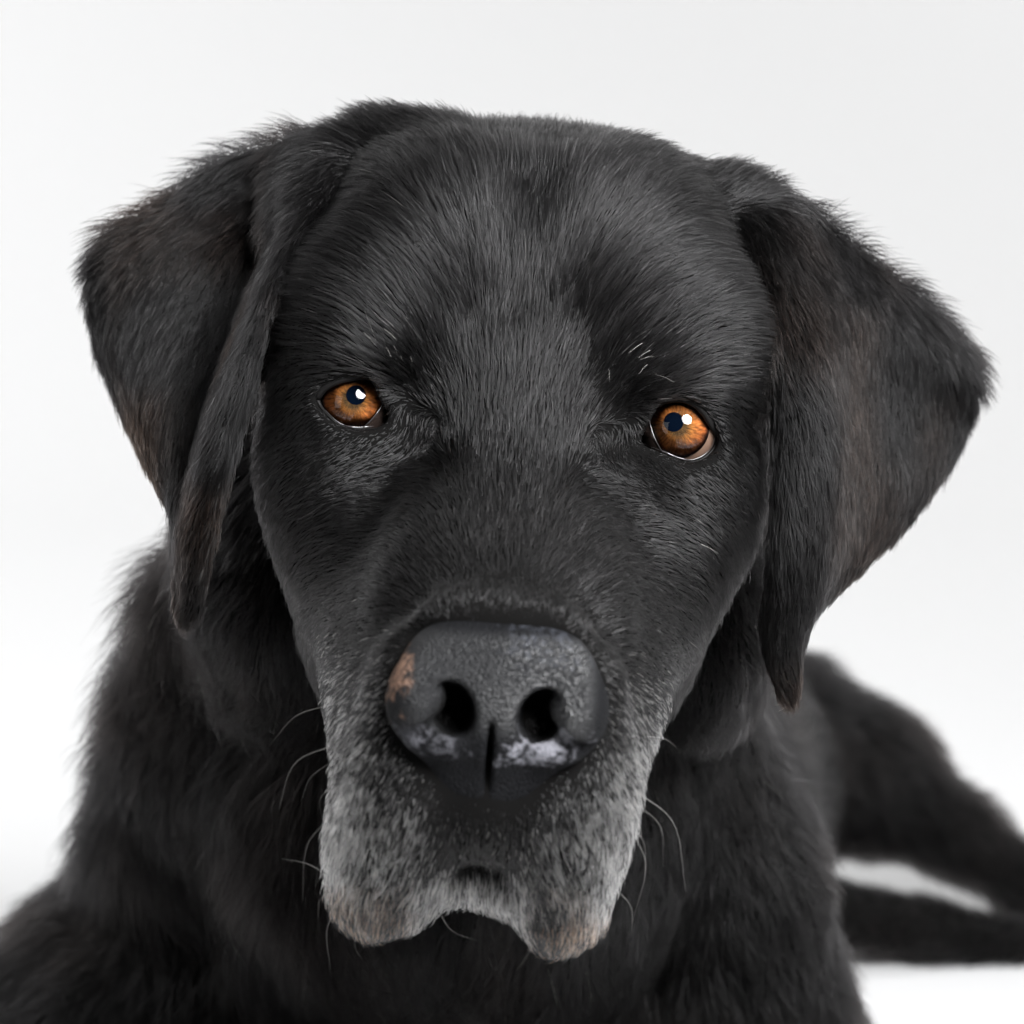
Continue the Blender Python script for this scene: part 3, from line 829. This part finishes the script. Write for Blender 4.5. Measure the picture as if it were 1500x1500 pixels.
rust = np.where(ear_id == 0, 1.4, np.where(ear_id == 1, 0.7, np.where(V[:, 1] > 8, 0.2, 0.03)))
facing = VN[:, 1] * -1            # towards the lens
def fur(name, mask, dens, rad0, label=None, npt=5, clump=0.25, clump_r=0.35, wild=0.18, seed=1, lscale=1.0, wave=0.0, m=None):
    """roots spread over the faces whose mask is set; dens is hairs per square cm per vertex"""
    r = np.random.default_rng(seed)
    dv = dens * (1 - bare) * mask * np.where(facing > -0.35, 1.0, 0.3)
    cnt = dv[tri].mean(1) * farea
    n = r.poisson(cnt)
    t = np.repeat(np.arange(len(tri)), n)
    a, b2 = r.random(len(t)), r.random(len(t))
    fl = a + b2 > 1; a[fl] = 1 - a[fl]; b2[fl] = 1 - b2[fl]
    w = np.stack([1 - a - b2, a, b2], 1)
    T = tri[t]
    def ip(x):
        return (x[T] * (w if x.ndim == 1 else w[:, :, None])).sum(1)
    p = ip(V); nn = ip(VN); nn /= np.linalg.norm(nn, axis=1)[:, None]
    keep = ip(bare) < r.random(len(p))
    p, nn, w, T = p[keep], nn[keep], w[keep], T[keep]
    d = ip(flow); L = ip(flen) * lscale * r.uniform(0.7, 1.15, len(p)); lift = ip(flift)
    d = d / (np.linalg.norm(d, axis=1)[:, None] + 1e-9)
    d = d + wild * 0.7 * vnoise3(p, 0.9, seed) + wild * vnoise3(p, 2.6, seed + 5) + wild * 0.55 * r.normal(size=p.shape)
    d -= (d * nn).sum(1)[:, None] * nn
    d /= np.linalg.norm(d, axis=1)[:, None] + 1e-9
    lift = np.clip(lift * (1 + 0.5 * vnoise(p, 1.7, seed + 9) + 0.35 * r.normal(size=len(p))), 0.04, 1.1)
    s = np.linspace(0, 1, npt)[None, :, None]
    tip = d * np.cos(lift)[:, None] + nn * np.sin(lift)[:, None]
    # leaves the skin steeply, lies down towards the tip
    pts = p[:, None] - 0.02 * nn[:, None] + L[:, None, None] * (s * d[:, None] * np.cos(lift)[:, None, None] + (s - 0.55 * s * s) * 1.5 * nn[:, None] * np.sin(lift)[:, None, None])
    if clump > 0:
        cc = worley(p, clump_r, seed)
        off = (cc - p); off -= (off * nn).sum(1)[:, None] * nn
        pts = pts + clump * off[:, None] * s ** 1.3
    curl = vnoise3(p, 5.0, seed + 20)
    pts = pts + (s * s) * 0.10 * L[:, None, None] * curl[:, None]
    if wave:
        pts = pts + (s ** 1.2) * wave * L[:, None, None] * vnoise3(worley(p, clump_r * 1.6, seed + 3), 0.55, seed + 30)[:, None]
    prof = np.array([0.9, 1.0, 0.9, 0.65, 0.12]) if npt == 5 else np.interp(np.linspace(0, 1, npt), [0, .25, .5, .75, 1], [.9, 1, .9, .65, .12])
    g = ip(grey)
    rad = (rad0 * r.uniform(0.5, 1.35, len(p)))[:, None] * prof[None]
    col = np.array([0.0032, 0.003, 0.0031])[None] * r.uniform(0.4, 1.7, len(p))[:, None]
    lt = r.random(len(p)) < 0.25
    col[lt] *= r.uniform(2, 9, lt.sum())[:, None]
    # rusty tinge in broad soft patches
    ru = np.clip(vnoise(p, 0.35, 77) * 1.2 + 0.15, 0, 1)
    col = col * (1 + ru[:, None] * (np.array([0.9, 0.25, -0.1]) * np.clip(ip(rust), 0, 1)[:, None]))
    isg = r.random(len(p)) < g
    tone = np.clip(r.beta(2.2, 1.4, len(p)), 0.1, 1)
    gcol = np.array([0.78, 0.74, 0.70])[None] * tone[:, None]
    tn = np.clip(ip(tan) * (0.9 + 0.5 * r.random(len(p))), 0, 1.25); tc_ = np.array([0.46, 0.21, 0.11])[None] * tone[:, None]
    gcol = gcol * (1 - 0.75 * tn[:, None]) + tc_ * 0.75 * tn[:, None]
    col = np.where(isg[:, None], gcol, col)
    sp = r.random(len(p)) < 0.0004
    col[sp] = (0.35, 0.33, 0.30)
    o = curves_obj(name, pts, rad, col, m or m_fur, dog)
    o['kind'] = 'stuff'
    if label: o['label'] = label
    return o

is_ear = ear_id >= 0
headz = (V[:, 1] < 11.5) & (V[:, 2] > -15) & ~is_ear
# everything belonging to the head, by distance from its axis
muzm = headz & (V[:, 1] < -1.0) & (hb > 250)
neckish = (vv_ > 800) & (V[:, 1] > 6.5)
headm = headz & ~muzm & ~neckish
bodym = ~(is_ear | muzm | headm)
one = np.ones(len(V))
fur('face_fur', headm.astype(float), 215 * one, 0.0095, 'short sleek black fur', clump=0.75, clump_r=0.15, wild=0.12, lscale=1.2, seed=1)
fur('muzzle_fur', muzm.astype(float), 270 * one, 0.0115, 'short bristly fur flecked white and grey', clump=0.45, clump_r=0.2, wild=0.16, seed=2)
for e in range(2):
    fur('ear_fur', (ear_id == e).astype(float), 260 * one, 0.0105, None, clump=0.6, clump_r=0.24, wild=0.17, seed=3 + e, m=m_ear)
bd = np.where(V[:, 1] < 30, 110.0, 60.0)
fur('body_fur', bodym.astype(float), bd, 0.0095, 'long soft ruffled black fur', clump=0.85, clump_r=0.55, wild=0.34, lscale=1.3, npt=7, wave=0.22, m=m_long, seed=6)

# ------------------------------------------------------------------ whiskers and stray white hairs
from mathutils.bvhtree import BVHTree
bvh = BVHTree.FromPolygons(verts.tolist(), quads.tolist())
def depth_at(u, v, default):
    o = np.array([0, -D, 0.0]); d = P(u, v, 0) - o; d /= np.linalg.norm(d)
    hit = bvh.ray_cast(Vector(o), Vector(d))[0]
    return hit.y if hit is not None else default
m_wh, nt, b = mat('pale_whisker')
b.inputs['Base Color'].default_value = (0.30, 0.29, 0.28, 1); b.inputs['Roughness'].default_value = 0.35
WHISKERS = [
    ((496,1030), (435,1048), (395,1092), .006), ((494,1090), (432,1118), (408,1186), .007), ((492,1112), (456,1138), (441,1172), .005),
    ((490,1148), (469,1170), (472,1200), .005), ((490,1195), (450,1238), (443,1320), .006), ((494,1292), (452,1266), (412,1258), .009),
    ((496,1300), (470,1315), (466,1345), .006), ((500,1322), (479,1362), (484,1420), .008), ((498,1326), (476,1345), (450,1356), .005),
    ((524,1350), (520,1386), (530,1405), .006), ((940,1078), (972,1082), (990,1094), .007), ((934,1160), (988,1208), (1004,1302), .008),
    ((930,1176), (968,1212), (971,1270), .006), ((925,1216), (946,1270), (926,1352), .006), ((920,1200), (944,1238), (944,1292), .006),
    ((894,1296), (924,1328), (925,1372), .006), ((1035,1124), (1050,1140), (1056,1168), .006), ((640,1325), (660,1362), (702,1379), .005),
    ((868,1365), (877,1392), (870,1412), .006), ((832,1388), (828,1414), (820,1428), .006), ((488,1235), (468,1262), (462,1300), .005)]
for k, (r0, r1, r2, th) in enumerate(WHISKERS):
    y0 = depth_at(*r0, -5.0)
    pts = catmull([P(*r0, y0 + .1), P(*r1, y0 + .5), P(*r2, y0 + 1.4)], 12)
    tv, tf = tube(pts, th * 0.95 * np.linspace(1, .2, 12), 5)
    mesh_obj('whisker', tv, tf, m_wh, dog)
m_wb, nt, b = mat('white_brow_hair')
b.inputs['Base Color'].default_value = (0.55, 0.53, 0.50, 1); b.inputs['Roughness'].default_value = 0.35
for (r0, r1, th) in [((563,482), (581,498), .007), ((566,509), (573,523), .006), ((576,505), (581,516), .004), ((533,487), (548,503), .004), ((601,523), (604,531), .004), ((586,521), (590,529), .004),
                     ((944,501), (921,517), .008), ((955,512), (935,524), .007), ((957,522), (938,527), .006), ((948,534), (936,548), .006), ((892,542), (893,559), .004), ((534,455), (551,500), .003),
                     ((1027,797), (1052,811), .006), ((988,560), (960,548), .004)]:
    ya, yb = depth_at(*r0, 0), depth_at(*r1, 0)
    a, c_ = P(*r0, ya - .12), P(*r1, yb - .42)
    tv, tf = tube(catmull([a, (a + c_) / 2 + np.array([0, -.05, .02]), c_], 8), th * 0.85 * np.linspace(1, .2, 8), 5)
    mesh_obj('brow_hair', tv, tf, m_wb, dog)
